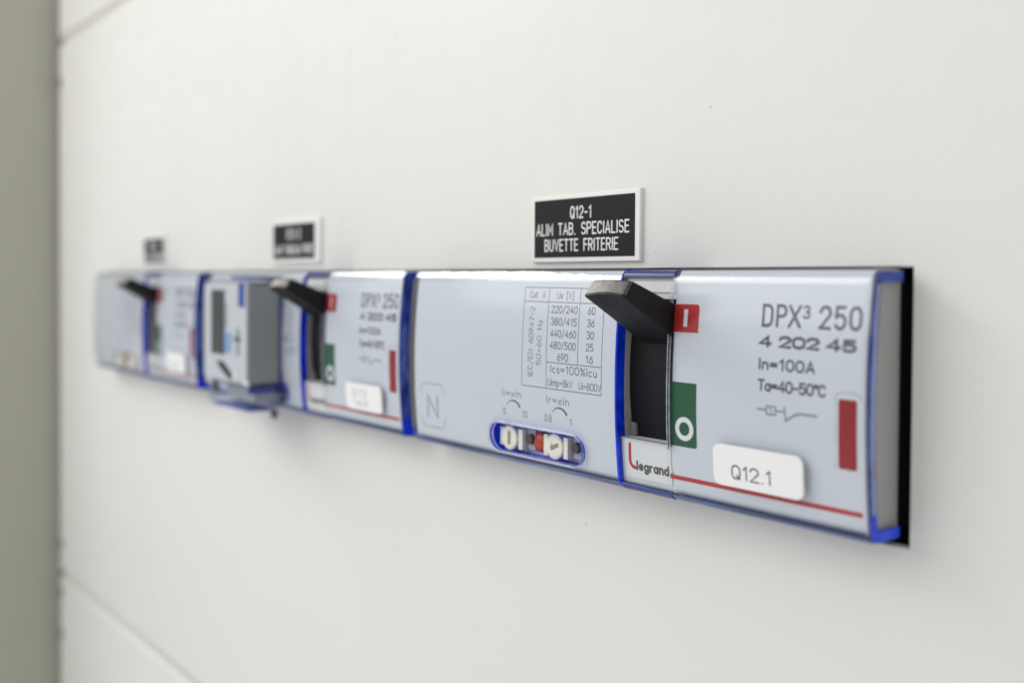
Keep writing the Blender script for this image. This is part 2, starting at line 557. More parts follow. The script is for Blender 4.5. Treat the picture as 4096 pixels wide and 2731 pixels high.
W = 0.56
G = {
    ' ': (0.45, []),
    '0': (W, [rr(0, 0, W, 1, .28, .34)]),
    '1': (.34, [[(.04, .78), (.26, 1), (.26, 0)]]),
    '2': (W, [arc(.28, .72, .28, .28, 175, -25) + [(0, 0), (W, 0)]]),
    '3': (W, [arc(.27, .75, .26, .25, 155, -90) + arc(.27, .26, .29, .26, 90, -155)]),
    '4': (.6, [[(.44, 0), (.44, 1), (0, .3), (.6, .3)]]),
    '5': (W, [[(.52, 1), (.07, 1), (.04, .54)] + arc(.27, .32, .29, .32, 140, -150)]),
    '6': (W, [[(.44, 1), (.1, .52)] + arc(.28, .31, .28, .31, 150, 510, 18)]),
    '7': (W, [[(0, 1), (W, 1), (.18, 0)]]),
    '8': (W, [arc(.28, .75, .23, .25, 0, 360, 16), arc(.28, .25, .28, .25, 0, 360, 16)]),
    '9': (W, [[(.12, 0), (.46, .48)] + arc(.28, .69, .28, .31, -30, 330, 18)]),
    '/': (.46, [[(0, -.12), (.46, 1.12)]]),
    '-': (.4, [[(.02, .45), (.38, .45)]]),
    '+': (.5, [[(0, .45), (.5, .45)], [(.25, .2), (.25, .7)]]),
    '=': (.52, [[(0, .34), (.52, .34)], [(0, .58), (.52, .58)]]),
    '%': (.7, [[(.05, 0), (.65, 1)], arc(.14, .8, .14, .2, 0, 360), arc(.56, .2, .14, .2, 0, 360)]),
    '.': (.12, [[(.05, .0), (.07, .03)]]),
    '[': (.22, [[(.2, 1.15), (0, 1.15), (0, -.15), (.2, -.15)]]),
    ']': (.22, [[(0, 1.15), (.2, 1.15), (.2, -.15), (0, -.15)]]),
    'o*': (.2, []),
    'A': (.6, [[(0, 0), (.3, 1), (.6, 0)], [(.1, .31), (.5, .31)]]),
    'B': (W, [[(0, 0), (0, 1), (.3, 1)] + arc(.3, .765, .22, .235, 90, -90, 8) + [(0, .53)], [(.3, .53)] + arc(.3, .265, .26, .265, 90, -90, 8) + [(0, 0)]]),
    'C': (W, [arc(.28, .68, .28, .32, 20, 180, 9) + arc(.28, .32, .28, .32, 180, 340, 9)]),
    'D': (W, [[(0, 0), (0, 1), (.28, 1)] + arc(.28, .72, .28, .28, 90, 0, 6) + arc(.28, .28, .28, .28, 0, -90, 6) + [(0, 0)]]),
    'E': (.5, [[(.5, 1), (0, 1), (0, 0), (.5, 0)], [(0, .52), (.42, .52)]]),
    'F': (.48, [[(.48, 1), (0, 1), (0, 0)], [(0, .52), (.4, .52)]]),
    'G': (W, [arc(.28, .68, .28, .32, 20, 180, 9) + arc(.28, .32, .28, .32, 180, 360, 9) + [(.56, .45), (.32, .45)]]),
    'H': (W, [[(0, 0), (0, 1)], [(W, 0), (W, 1)], [(0, .5), (W, .5)]]),
    'I': (.06, [[(.03, 0), (.03, 1)]]),
    'L': (.46, [[(0, 1), (0, 0), (.46, 0)]]),
    'M': (.66, [[(0, 0), (0, 1), (.33, .3), (.66, 1), (.66, 0)]]),
    'N': (W, [[(0, 0), (0, 1), (W, 0), (W, 1)]]),
    'O': (W, [rr(0, 0, W, 1, .28, .34)]),
    'P': (W, [[(0, 0), (0, 1), (.3, 1)] + arc(.3, .74, .26, .26, 90, -90, 9) + [(0, .48)]]),
    'Q': (W, [rr(0, 0, W, 1, .28, .34), [(.32, .26), (.56, 0)]]),
    'R': (W, [[(0, 0), (0, 1), (.3, 1)] + arc(.3, .75, .25, .25, 90, -90, 9) + [(0, .5)], [(.3, .5), (.56, 0)]]),
    'S': (W, [arc(.28, .745, .27, .255, 30, 270, 11) + arc(.28, .25, .28, .25, 90, -150, 11)]),
    'T': (.56, [[(0, 1), (.56, 1)], [(.28, 1), (.28, 0)]]),
    'U': (W, [[(0, 1)] + arc(.28, .28, .28, .28, 180, 360, 10) + [(W, 1)]]),
    'V': (.6, [[(0, 1), (.3, 0), (.6, 1)]]),
    'X': (.6, [[(0, 0), (.6, 1)], [(0, 1), (.6, 0)]]),
    'a': (.46, [arc(.22, .32, .22, .32, 0, 360, 16), [(.45, .64), (.45, 0)]]),
    'c': (.44, [arc(.23, .32, .23, .32, 50, 310, 12)]),
    'd': (.46, [arc(.22, .32, .22, .32, 0, 360, 16), [(.45, 1), (.45, 0)]]),
    'e': (.46, [[(.02, .34), (.45, .34)] + arc(.23, .33, .22, .32, 0, 310, 14)]),
    'g': (.46, [arc(.22, .32, .22, .32, 0, 360, 16), [(.45, .64), (.45, -.1)] + arc(.23, -.1, .22, .22, 0, -150, 8)]),
    'l': (.06, [[(.03, 0), (.03, 1)]]),
    'i': (.06, [[(.03, 0), (.03, .64)], [(.03, .86), (.03, .9)]]),
    'k': (.42, [[(0, 0), (0, 1)], [(.4, .64), (0, .24)], [(.14, .38), (.42, 0)]]),
    'm': (.7, [[(0, 0), (0, .64)], [(0, .44)] + arc(.175, .46, .175, .18, 180, 0, 8) + [(.35, 0)], [(.35, .44)] + arc(.525, .46, .175, .18, 180, 0, 8) + [(.7, 0)]]),
    'n': (.42, [[(0, 0), (0, .64)], [(0, .42)] + arc(.21, .43, .21, .21, 180, 0, 8) + [(.42, 0)]]),
    'p': (.46, [[(0, -.3), (0, .64)], arc(.23, .32, .22, .32, 0, 360, 16)]),
    'r': (.3, [[(0, 0), (0, .64)], [(0, .4)] + arc(.2, .42, .2, .22, 180, 70, 6)]),
    's': (.4, [arc(.2, .48, .18, .16, 30, 270, 8) + arc(.2, .16, .2, .16, 90, -150, 8)]),
    't': (.34, [[(.14, .95), (.14, .12)] + arc(.26, .12, .12, .12, 180, 280, 5), [(0, .64), (.32, .64)]]),
    'u': (.42, [[(0, .64)] + arc(.2, .2, .2, .2, 180, 360, 8), [(.42, .64), (.42, 0)]]),
    'x': (.42, [[(0, 0), (.42, .64)], [(0, .64), (.42, 0)]]),
    'z': (.42, [[(0, .64), (.42, .64), (0, 0), (.42, 0)]]),
    '°': (.24, [arc(.12, .86, .12, .14, 0, 360, 10)]),
}


def text(mb, s, u0, u1, v0, h, r, fn, gap=0.24, vertical=False, mi=0, d=0.03, rise=0.0):
    """lettering between u0 and u1 on base line v0; vertical text reads upwards"""
    tot = sum(G[c][0] + gap for c in s) - gap
    k = (u1 - u0) / tot
    x = 0
    for c in s:
        w, pls = G[c]
        for pl in pls:
            pts = []
            for (a, b) in pl:
                pu, pv = u0 + (x + a) * k, v0 + b * h + rise * (x + a) / tot
                pts.append((pu, pv))
            closed = len(pts) > 3 and math.hypot(pts[0][0] - pts[-1][0], pts[0][1] - pts[-1][1]) < 1e-4
            if vertical:
                pts = [(-pv, pu) for pu, pv in pts]
            mb.stroke(pts, r, fn, closed, d, mi)
        x += w + gap


def on_face(off=0.0):
    return lambda u, v, l: (u, PY(v) - off - l, v)


def on_plane(y):
    return lambda u, v, l: (u, y - l, v)


# ------------------------------------------------------------------ cabinet
def rect_loop(x0, x1, z0, z1, y):
    return [(x0, y, z0), (x1, y, z0), (x1, y, z1), (x0, y, z1)]


def loops_to_mesh(mb, loops, mi=0):
    for a, b in zip(loops, loops[1:]):
        o = len(mb.v)
        mb.v += a + b
        for i in range(4):
            j = (i + 1) % 4
            mb.f.append((o + i, o + j, o + 4 + j, o + 4 + i))
            mb.m.append(mi)


def faceplate(x0, x1, z0, z1, slot=None, r=1.2):
    mb = MB()
    loops = [rect_loop(x0, x1, z0, z1, 14), rect_loop(x0, x1, z0, z1, r)]
    for i in range(1, 7):
        a = i / 6 * math.pi / 2
        e = r * (1 - math.cos(a))
        loops.append(rect_loop(x0 + e, x1 - e, z0 + e, z1 - e, r - r * math.sin(a)))
    loops_to_mesh(mb, loops)
    last = loops[-1]
    if slot is None:
        mb.add(last, [(0, 1, 2, 3)])
    else:
        sx0, sx1, sz0, sz1 = slot
        q = 0.45
        ls = [last]
        for i in range(0, 7):
            a = i / 6 * math.pi / 2
            e = q * (1 - math.sin(a))
            ls.append(rect_loop(sx0 - e, sx1 + e, sz0 - e, sz1 + e, q - q * math.cos(a)))
        ls.append(rect_loop(sx0, sx1, sz0, sz1, 1.8))
        loops_to_mesh(mb, ls)
    return mb


XL, XR = -512.5, 330.0
PG = 'white faceplates covering the cabinet front'
o = faceplate(XL, XR, -141.8, 147.8, slot=(-428, 0, -23, 23)).build('faceplate', 'paint_white', angle=25)
tag(o, 'white painted faceplate with the long slot that the row of breakers sticks out of', 'faceplate', PG)
o = faceplate(XL, XR, 152.2, 446).build('faceplate', 'paint_white', angle=25)
tag(o, 'blank white faceplate above the slotted one, only its corner showing at the top left', 'faceplate', PG)
o = faceplate(XL, XR, -440, -146.2).build('faceplate', 'paint_white', angle=25)
tag(o, 'blank white faceplate below the slotted one, its edge running to the bottom left corner', 'faceplate', PG)

mb = MB()
mb.box(-519.5, -517.0, -48, 60, -480, 480)
o = mb.build('side_panel', 'paint_olive')
tag(o, 'olive grey cabinet side panel standing out at right angles at the far left', 'side panel')

mb = MB()
mb.box(-560, 360, 60, 64, -480, 480)
o = mb.build('wall', 'back_dark')
o['kind'] = 'structure'
# grey mounting rails behind the joints between the faceplates
for zc in (150.0, -144.0):
    mb = MB()
    mb.box(-512, 325, 2.2, 4.2, zc - 2.15, zc + 2.15)
    o = mb.build('mounting_rail', 'joint_grey')
    tag(o, 'grey rail seen in the joint between %s' % ('the slotted faceplate and the blank one above it' if zc > 0 else 'the slotted faceplate and the blank one below it'),
        'rail', 'rails behind the faceplate joints')
# upright post in the corner behind the plates
mb = MB()
mb.box(-516.8, -505, 15, 17, -470, 470)
o = mb.build('corner_post', 'joint_grey')
tag(o, 'grey upright post in the gap between the olive side panel and the faceplates', 'post')

screw_words = {127.3: 'small grey fixing screw at the left edge just under the upper faceplate joint',
               -126.9: 'small grey fixing screw at the left edge just above the lower joint',
               -154.0: 'small grey fixing screw at the left edge just below the lower joint',
               -177.4: 'small grey fixing screw at the left edge, lowest of the four'}
for z, w in screw_words.items():
    mb = MB()
    mb.cyl((-509.6, z), 2.6, -1.3, 0.2, 20, r2=2.2)
    mb.box(-511.3, -507.9, -1.36, -1.29, z - 0.3, z + 0.3, 1)
    tag(mb.build('fixing_screw', ['screw_steel', 'screw_dark'], origin=(0, 0, 0)), w, 'screw', 'fixing screws down the left edge')
mb = MB()
mb.cyl((-237.9, -26.2), 1.9, -0.9, 0.2, 20, r2=1.5)
mb.box(-239.2, -236.6, -0.96, -0.89, -26.5, -25.9, 1)
tag(mb.build('fixing_screw', ['screw_dark', 'casing_black']), 'small dark screw on the white faceplate under the grey display unit', 'screw')


# ------------------------------------------------------------------ breaker
OX = -68.0
ORG = (OX, 0, 0)


def half(off, ht, hb, r, back, nf=16, slope=False):
    """profile (y,z) from the wall over the bulged front and back, going upwards"""
    pr = [(back, -hb)]
    z0, z1 = -(hb - r), (ht - r)
    y0, y1 = PY(z0) - off, PY(z1) - off
    for i in range(7):
        a = math.pi / 2 * i / 6
        pr.append((y0 + r - r * math.sin(a), z0 - r * math.cos(a)))
    for i in range(1, nf):
        z = z0 + (z1 - z0) * i / nf
        pr.append((PY(z) - off, z))
    if slope:                       # sloping shoulder, slightly rounded, then the flat top
        y, z = y1, z1
        for i in range(7):
            pr.append((y, z))
            th = math.radians(14 + 33 * i / 6)
            y += math.tan(th) * (ht - 0.25 - z1) / 6
            z += (ht - 0.25 - z1) / 6
        pr[-1] = (pr[-1][0] + 0.25, ht)
    else:
        for i in range(7):
            a = math.pi / 2 * i / 6
            pr.append((y1 + r - r * math.cos(a), z1 + r * math.sin(a)))
    pr.append((back, ht))
    return pr


def shell(outer, inner):
    return outer + inner[::-1]


def strip_profile(off, t, z0, z1, n=10):
    zs = [z0 + (z1 - z0) * i / n for i in range(n + 1)]
    return [(PY(z) - off, z) for z in zs] + [(PY(z) - off + t, z) for z in reversed(zs)]


def stadium(x0, x1, z0, z1, n=14):
    r = (z1 - z0) / 2
    zc = (z0 + z1) / 2
    return ([(x1 - r + r * math.cos(a), zc + r * math.sin(a)) for a in [(-90 + 180 * i / n) * math.pi / 180 for i in range(n + 1)]]
            + [(x0 + r + r * math.cos(a), zc + r * math.sin(a)) for a in [(90 + 180 * i / n) * math.pi / 180 for i in range(n + 1)]])


def end_ring(deep, make):
    """blue rim of the right cover's end; refraction is painted in, wider on the farther breakers"""
    mb = MB()
    d = 1.0 if deep else 0.0
    ps = [half(*q) for q in ((0.45, 22.3, 21.2, 1.7, -1.0), (-0.3 - .2 * d, 21.6, 20.6, 1.4, -1.0),
                             (-0.85, 20.9, 19.8, 0.9, -1.0), (-1.25 - 1.3 * d, 20.6, 19.4, 0.7, -1.0))]
    for a, b, mi in ((ps[0], ps[1], 0), (ps[1], ps[2], 0 if deep else 1), (ps[2], ps[3], 0)):
        for x in (-1.35, -1.0):
            o = len(mb.v)
            n = len(a)
            mb.v += [(x, y, z) for y, z in a] + [(x, y, z) for y, z in b]
            for i in range(n - 1):
                zc = a[i][1]
                mb.f.append((o + i, o + i + 1, o + n + i + 1, o + n + i))
                mb.m.append(2 if zc < -18.8 else (0 if zc > 20.2 else mi))
    return make(mb, 'cover_edge', ['edge_ring', 'edge_pale', 'edge_blue'])


def make_breaker():
    root = empty('circuit_breaker', (OX, 0, 0), 'nearest, sharpest breaker of the row with a black lever and a Q12.1 sticker',
                 'circuit breaker', 'circuit breakers in one row')

    def B(mb, name, mats, parent=root, angle=35):
        return mb.build(name, mats, parent, ORG, angle)
    # --- moulded housing: left field, lever bay and right field
    mb = MB()
    mb.loft([(-133.9, half(0, 22.45, 20.55, 1.95, -2.5, slope=True)), (-58.35, half(0, 22.45, 20.55, 1.95, -2.5, slope=True))], 0)
    win = stadium(-101.0, -68.6, -19.0, -12.5)
    body_left = B(mb, 'label_field', 'body_grey')
    cut = MB()
    n = len(win)
    cut.add([(x, -20, z) for x, z in win] + [(x, PY(-16) + 3.0, z) for x, z in win],
            [tuple(range(n)), tuple(reversed(range(n, 2 * n)))] + [(i, (i + 1) % n, n + (i + 1) % n, n + i) for i in range(n)])
    cutter = cut.build('cutter', 'edge_blue', root, ORG)
    boolean(body_left, cutter)

    mb = MB()
    hp = half(0, 22.45, 20.55, 1.95, -0.7, slope=True)
    mb.loft([(-43.4, hp), (-2.0, hp)], 0, caps=False)
    mb.add([(-43.4, y, z) for y, z in hp], [tuple(range(len(hp)))], 0)
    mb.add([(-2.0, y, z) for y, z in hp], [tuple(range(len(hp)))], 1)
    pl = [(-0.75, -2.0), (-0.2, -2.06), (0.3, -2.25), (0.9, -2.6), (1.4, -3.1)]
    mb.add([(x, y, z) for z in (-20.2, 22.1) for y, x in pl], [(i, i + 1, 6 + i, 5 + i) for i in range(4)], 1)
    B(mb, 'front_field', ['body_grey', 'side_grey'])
    mb = MB()
    mb.box(-133.5, -3.3, -0.65, 40, -20.5, 20.5, 0)
    B(mb, 'casing', 'casing_black')
    # lever bay: recessed floor frame, pocket walls
    mb = MB()
    zz = [-11.0 + 28.0 * i / 12 for i in range(13)]
    pr = [(PY(z) + 1.3, z) for z in zz] + [(-2.45, 17.0), (-2.45, -11.0)]
    mb.loft([(-58.3, pr), (-57.75, pr)], 1)
    mb.loft([(-57.9, half(-0.35, 21.3, 20.5, 1.0, -2.5)[:9] + [(PY(-15) + .35, -15), (PY(-10.9) + .35, -10.9), (-2.5, -10.9)]),
             (-43.5, half(-0.35, 21.3, 20.5, 1.0, -2.5)[:9] + [(PY(-15) + .35, -15), (PY(-10.9) + .35, -10.9), (-2.5, -10.9)])], 0)
    tp = [(-2.5, 17.0), (PY(17) + .5, 17.0), (PY(18.2) + .5, 18.2), (PY(18.3) + 0.1, 18.3), (PY(20.3) + .1, 20.3), (PY(20.3) + 1.1, 21.3), (-2.5, 21.3)]
    mb.loft([(-57.9, tp), (-43.5, tp)], 0)
    mb.rrect(-57.74, -56.1, -10.9, -8.1, 0.5, -3.6, 1.0, 2)
    B(mb, 'lever_bay', ['body_white', 'bay_grey', 'tab_grey'])

    # --- lever and its drum
    mb = MB()
    zs = [-11.2 + 27.4 * i / 20 for i in range(21)]
    drum = [(PY(z) - 0.9 * math.sin(math.pi * (z + 11.2) / 27.4) + 3.6, z) for z in zs] + [(-1.5, 16.2), (-1.5, -11.2)]
    mb.loft([(-57.7, drum), (-57.2, [(y - 0.12 if y < -3 else y, z) for y, z in drum]), (-43.6, [(y - 0.12 if y < -3 else y, z) for y, z in drum])], 0)
    B(mb, 'lever_drum', 'lever_black', angle=40)
    mb = MB()

    def lev(x, ty, by, tz, bz):
        return (x, [(-6.0, 14.9), (-12.0, 17.15), (ty, tz - .12), (ty - .28, tz - .2), (by - .05, bz + .35), (by, bz), (-13.7, 12.25), (-5.0, 7.0)])
    secs = [lev(-54.5, -19.9, -21.9, 20.0, 17.3), lev(-54.15, -20.6, -22.7, 20.3, 17.35), lev(-53.2, -20.85, -23.1, 20.55, 17.5),
            lev(-50.5, -20.9, -23.0, 20.7, 17.85), lev(-47.5, -20.8, -22.8, 20.75, 17.9), lev(-45.0, -20.6, -22.6, 20.65, 17.65),
            lev(-44.0, -20.45, -22.4, 20.5, 17.45), lev(-43.6, -20.1, -21.9, 20.4, 17.4)]
    mb.loft(secs, 0, fmat=lambda c: 1 if (c[1] < -20.7 and c[2] > 17.6) else 0)
    mb.build('lever', ['lever_black', 'lever_worn'], root, ORG, 28, bevel=0.14)

    # --- clear covers
    out = half(1.0, 22.8, 21.6, 2.75, -1.0, slope=True)
    inn = half(0.25, 22.62, 20.85, 2.4, -1.0, slope=True)
    prof = shell(out, inn)

    def cm(c):
        if c[2] < -20.0:
            return 1
        if c[2] > 20.0 or c[0] < -134.3:
            return 2
        return 0
    mb = MB()
    o1 = half(0.5, 22.3, 21.2, 1.8, -1.0, slope=True)
    mb.loft([(-134.7, shell(o1, inn)), (-134.45, prof), (-133.8, prof), (-58.7, prof), (-58.2, prof)], 0, fmat=cm)
    cov = B(mb, 'label_cover', ['clear', 'blue_streak', 'clear_bend', 'edge_blue'])
    boolean(cov, cutter)
    bpy.data.objects.remove(cutter)
    # sawn end of that cover, the light caught in it painted blue
    mb = MB()
    deep = half(-1.35, 20.9, 20.1, 1.0, -1.0)
    mb.loft([(-58.2, shell(half(1.02, 22.82, 21.62, 2.75, -1.0, slope=True), deep)), (-57.8, shell(half(1.0, 22.8, 21.6, 2.75, -1.0, slope=True), deep))], 0)
    B(mb, 'cover_edge', 'edge_blue', cov)
    # cover pieces over the lever bay
    mb = MB()
    ob = half(0.55, 22.65, 21.6, 1.5, -1.0)
    ib = half(-0.15, 21.7, 21.0, 0.9, -1.0)

    def part(pr, z0, z1, off):
        p = [(y, z) for y, z in pr if z0 <= z <= z1]
        if z0 > -30:
            p = [(PY(z0) - off, z0)] + p
        if z1 < 30:
            p = p + [(PY(z1) - off, z1)]
        return p
    tprof = part(ob, 17.3, 31, .55) + part(ib, 17.3, 31, -.15)[::-1]
    mb.loft([(-57.75, tprof), (-44.1, tprof)], 0, fmat=lambda c: 1 if c[2] > 21.0 else (2 if c[2] > 20.3 else 0))
    B(mb, 'bay_cover', ['clear', 'blue_streak_deep', 'clear_bend'])
    mb = MB()
    bprof = part(ob, -31, -10.75, .55) + part(ib, -31, -10.75, -.15)[::-1]
    mb.loft([(-57.75, bprof), (-57.0, bprof), (-44.1, bprof)], 0, fmat=lambda c: 1 if c[2] < -19.7 else (1 if c[2] > -10.8 else 0))
    B(mb, 'plate_cover', ['clear', 'blue_streak_deep', 'clear_bend'])
    # right cover with its rounded end
    mb = MB()

    def cr(c):
        if c[0] < -43.9:
            return 4 if -10.9 < c[2] < 20.5 else 0
        if c[0] < -43.45:
            return 3 if -10.9 < c[2] < 15.6 else 0
        if c[0] > -2.05 and c[2] > -20:
            return 2
        return cm(c)
    e1, e2 = half(0.8, 22.5, 21.45, 2.0, -1.0, slope=True), half(0.45, 22.35, 21.2, 1.9, -1.0, slope=True)
    mb.loft([(-44.3, shell(half(0.6, 22.4, 21.3, 1.9, -1.0, slope=True), inn)), (-44.1, shell(out, inn)), (-43.85, prof), (-43.5, prof), (-43.2, prof),
             (-2.1, prof), (-1.45, shell(e1, inn)), (-1.05, shell(e2, inn))], 0, fmat=cr)
    cov2 = B(mb, 'front_cover', ['clear', 'blue_streak', 'clear_bend', 'lever_refraction', 'edge_glass'])
    end_ring(False, lambda mb, n, m: B(mb, n, m, cov2))

    # --- printing on the left field
    K = on_face(0.0)
    t = MB()
    lw = 0.085
    for pl in ([(-89.5, 18.9), (-89.3, -3.15), (-63.2, -3.15), (-63.2, 18.75), (-89.5, 18.9)],
               [(-89.4, 15.75), (-63.2, 15.65)], [(-81.0, 18.85), (-80.8, -3.15)], [(-70.77, 18.8), (-70.6, 2.6)], [(-80.8, 2.6), (-63.2, 2.6)]):
        pts = []
        for a, b in zip(pl, pl[1:]):
            k = max(1, int(abs(b[1] - a[1]) / 2))
            pts += [(a[0] + (b[0] - a[0]) * i / k, a[1] + (b[1] - a[1]) * i / k) for i in range(k)]
        pts.append(pl[-1])
        t.stroke(pts, lw, K)
    h, r = 1.5, 0.105
    text(t, 'Cat. A', -87.4, -82.4, 16.55, 1.35, .085, K, rise=.1)
    text(t, 'Ue [V]', -78.2, -72.9, 16.5, 1.4, .085, K)
    for s, z in (('220/240', 13.42), ('380/415', 10.78), ('440/460', 8.2), ('480/500', 5.65)):
        text(t, s, -79.75, -71.45, z, h, r, K)
    text(t, '690', -77.2, -73.8, 3.15, 1.5, r, K)
    for s, z in (('60', 13.38), ('36', 10.83), ('30', 8.28), ('25', 5.77), ('16', 3.24)):
        text(t, s, -68.0, -65.9, z, 1.48, r, K)
    text(t, 'Ics=100%Icu', -79.35, -64.65, 0.45, 1.6, r, K)
    text(t, 'Uimp=8kV', -80.2, -72.2, -2.42, 1.5, .085, K, gap=.18)
    text(t, 'Ui=800V', -70.1, -63.3, -2.45, 1.45, .085, K, gap=.2)
    text(t, 'IEC/EN 60947-2', -0.9, 14.5, 85.6, 1.55, .085, K, vertical=True)
    text(t, '50+60 Hz', 1.8, 11.7, 82.75, 1.5, .085, K, vertical=True)
    B(t, 'rating_table', 'print_soft')
    t = MB()
    for (cx, cz) in ((-92.7, -9.0), (-76.6, -9.1)):
        pts = arc(cx, cz, 2.55, 2.0, 160, 22, 14)
        t.stroke(pts, [0.05 + 0.25 * i / 14 for i in range(15)], K)
    text(t, 'Ii=xIn', -96.7, -89.7, -6.1, 1.45, .09, K)
    text(t, 'Ir=xIn', -80.7, -73.4, -6.35, 1.6, .09, K)
    text(t, '5', -96.5, -95.6, -10.4, 1.35, .09, K)
    text(t, '10', -89.4, -87.7, -10.4, 1.4, .09, K)
    text(t, '0.8', -81.5, -79.3, -10.4, 1.5, .09, K)
    text(t, '1', -73.15, -72.6, -10.4, 1.35, .09, K)
    B(t, 'dial_markings', 'print_soft')
    t = MB()
    t.stroke(rr(-131.2, -17.0, -120.9, -5.9, 1.8, 1.8), 0.1, K, True)
    t.stroke([(-128.3, -14.4), (-128.1, -11.5), (-128.0, -9.0), (-126, -11.8), (-123.8, -14.4), (-123.8, -11.5), (-123.8, -8.9)], 0.24, K)
    B(t, 'neutral_mark', 'mark_pale')

    # --- window with the setting dials
    mb = MB()
    yf = PY(-16) + 2.9
    mb.box(-100.8, -68.8, yf - .02, yf + .6, -18.9, -12.6, 0)
    w = B(mb, 'dial_window', 'body_white')
    mb = MB()
    ring = stadium(-101.25, -68.35, -19.25, -12.25)
    ring = ring + [ring[0]]

    def tube3(mb, pts, r, y, mi=0, n=8):
        k = len(pts) - 1
        base = len(mb.v)
        for i in range(k):
            a, b, c = pts[i - 1] if i else pts[k - 1], pts[i], pts[(i + 1) % k]
            d = Vector((c[0] - a[0], c[1] - a[1])).normalized()
            nn = (-d.y, d.x)
            for j in range(n):
                t = 2 * math.pi * j / n
                mb.v.append((b[0] + nn[0] * r * math.cos(t), PY(b[1]) + y + r * math.sin(t), b[1] + nn[1] * r * math.cos(t)))
        for i in range(k):
            for j in range(n):
                a = base + i * n
                b = base + ((i + 1) % k) * n
                mb.f.append((a + j, a + (j + 1) % n, b + (j + 1) % n, b + j))
                mb.m.append(mi)
    tube3(mb, ring, 0.34, -1.0)
    B(mb, 'window_rim', 'clear_bend', w)
    for (cx, kind) in ((-95.2, 'slot'), (-79.2, 'arrow')):
        mb = MB()
        ty = yf - 2.5
        mb.cyl((cx, -15.9), 2.75, ty, yf - .02, 32)
        mb.cyl((cx, -15.9), 2.5, ty - .12, ty - .001, 32)
        d = B(mb, 'dial', 'knob_cream', w)
        mb = MB()
        if kind == 'slot':
            mb.box(cx - .55, cx + .55, ty - .16, ty - .121, -17.4, -14.3)
        else:
            a = [(-1.5, -.5), (-.9, .95), (-.75, .3), (1.4, 1.0), (1.5, .1), (-.4, -.75), (-1.0, -.9)]
            mb.add([(cx + u, ty - .125, -15.9 + v) for u, v in a], [tuple(range(7))])
            mb.add([(cx + u, ty - .17, -15.9 + v) for u, v in [(-.2, -.35), (.1, .45), (1.35, .95), (1.4, .15)]], [(0, 1, 2, 3)])
        B(mb, 'dial_slot', 'knob_shade', w)
    mb = MB()
    mb.box(-99.4, -97.3, yf - 1.9, yf - .03, -17.9, -13.8)
    mb.box(-92.1, -90.7, yf - 2.3, yf - .03, -18.2, -13.6)
    mb.box(-83.1, -81.7, yf - 2.3, yf - .03, -18.2, -13.6)
    mb.box(-76.4, -75.1, yf - 2.3, yf - .03, -18.2, -13.6)
    B(mb, 'divider', 'knob_cream', w)
    for x0 in (-90.2, -74.6):
        mb = MB()
        mb.box(x0, x0 + 2.6, yf - 1.0, yf - .03, -18.0, -13.2)
        B(mb, 'socket_base', 'peg_base', w)
        mb = MB()
        mb.cyl((x0 + 1.45, -15.5), 1.15, yf - 2.0, yf - 1.0, 24)
        B(mb, 'socket', 'peg_dark', w)
    mb = MB()
    bc = (-85.2, -15.8)
    for i in range(6):
        a0, a1 = i / 6 * math.pi / 2, (i + 1) / 6 * math.pi / 2
        n = 24
        v = []
        for a in (a0, a1):
            v += [(bc[0] + 2.3 * math.cos(a) * math.cos(2 * math.pi * k / n), yf - 1.2 - 1.1 * math.sin(a), bc[1] + 2.3 * math.cos(a) * math.sin(2 * math.pi * k / n)) for k in range(n)]
        mb.add(v, [(k, (k + 1) % n, n + (k + 1) % n, n + k) for k in range(n)])
    mb.cyl(bc, 2.3, yf - 1.2, yf - .03, 24)
    B(mb, 'test_button', 'button_red', w)

    # --- right field marks
    mb = MB()
    mb.rrect(-45.2, -37.45, 10.82, 16.12, 0.7, -.02, .06, 0, corners=(0, 0, 0, 1))
    on = B(mb, 'on_mark', 'red_mark')
    mb = MB()
    mb.rrect(-41.15, -40.2, 11.9, 15.14, 0.02, .045, .04)
    B(mb, 'on_symbol', 'print_white', on)
    mb = MB()
    mb.rrect(-45.0, -37.4, -10.8, 1.4, 0.6, -.02, .06, 0, corners=(0, 1, 0, 0))
    off = B(mb, 'off_mark', 'green_mark')
    mb = MB()
    n = 40
    for ra, rb in ((2.27, 1.3),):
        v = []
        for rad in (ra, rb):
            for i in range(n):
                a = 2 * math.pi * i / n
                z = -7.35 + rad * math.sin(a)
                v.append((-40.38 + rad * math.cos(a), PY(z) - .08, z))
        mb.add(v, [(i, (i + 1) % n, n + (i + 1) % n, n + i) for i in range(n)])
    B(mb, 'off_symbol', 'print_white', off)

    t = MB()
    r = .29
    sq = dict(d=.05)
    text(t, 'D', -22.7, -20.85, 12.85, 3.5, r, K, **sq)
    text(t, 'P', -19.7, -17.95, 12.85, 3.5, r, K, **sq)
    text(t, 'X', -17.2, -15.05, 12.85, 3.5, r, K, **sq)
    text(t, '3', -14.35, -13.2, 14.4, 1.95, .2, K, **sq)
    text(t, '250', -11.0, -3.4, 12.85, 3.5, r, K, gap=.3, **sq)
    text(t, '4', -23.1, -20.8, 9.25, 1.65, .27, K, **sq)
    text(t, '202', -18.9, -11.1, 9.3, 1.65, .27, K, gap=.16, **sq)
    text(t, '45', -9.4, -4.1, 9.3, 1.65, .27, K, gap=.16, **sq)
    text(t, 'In=100A', -23.05, -11.75, 5.3, 1.75, .2, K)
    text(t, 'Ta=40-50°C', -23.1, -9.5, 1.6, 1.75, .2, K, gap=.17)
    B(t, 'model_lettering', 'print_dark')
    t = MB()
    t.stroke([(-23.2, -1.75), (-21.3, -1.75)], .2, K)
    t.stroke([(-21.3, -1.1), (-19.4, -1.1), (-19.4, -2.5), (-21.3, -2.5), (-21.3, -1.1)], .17, K, True)
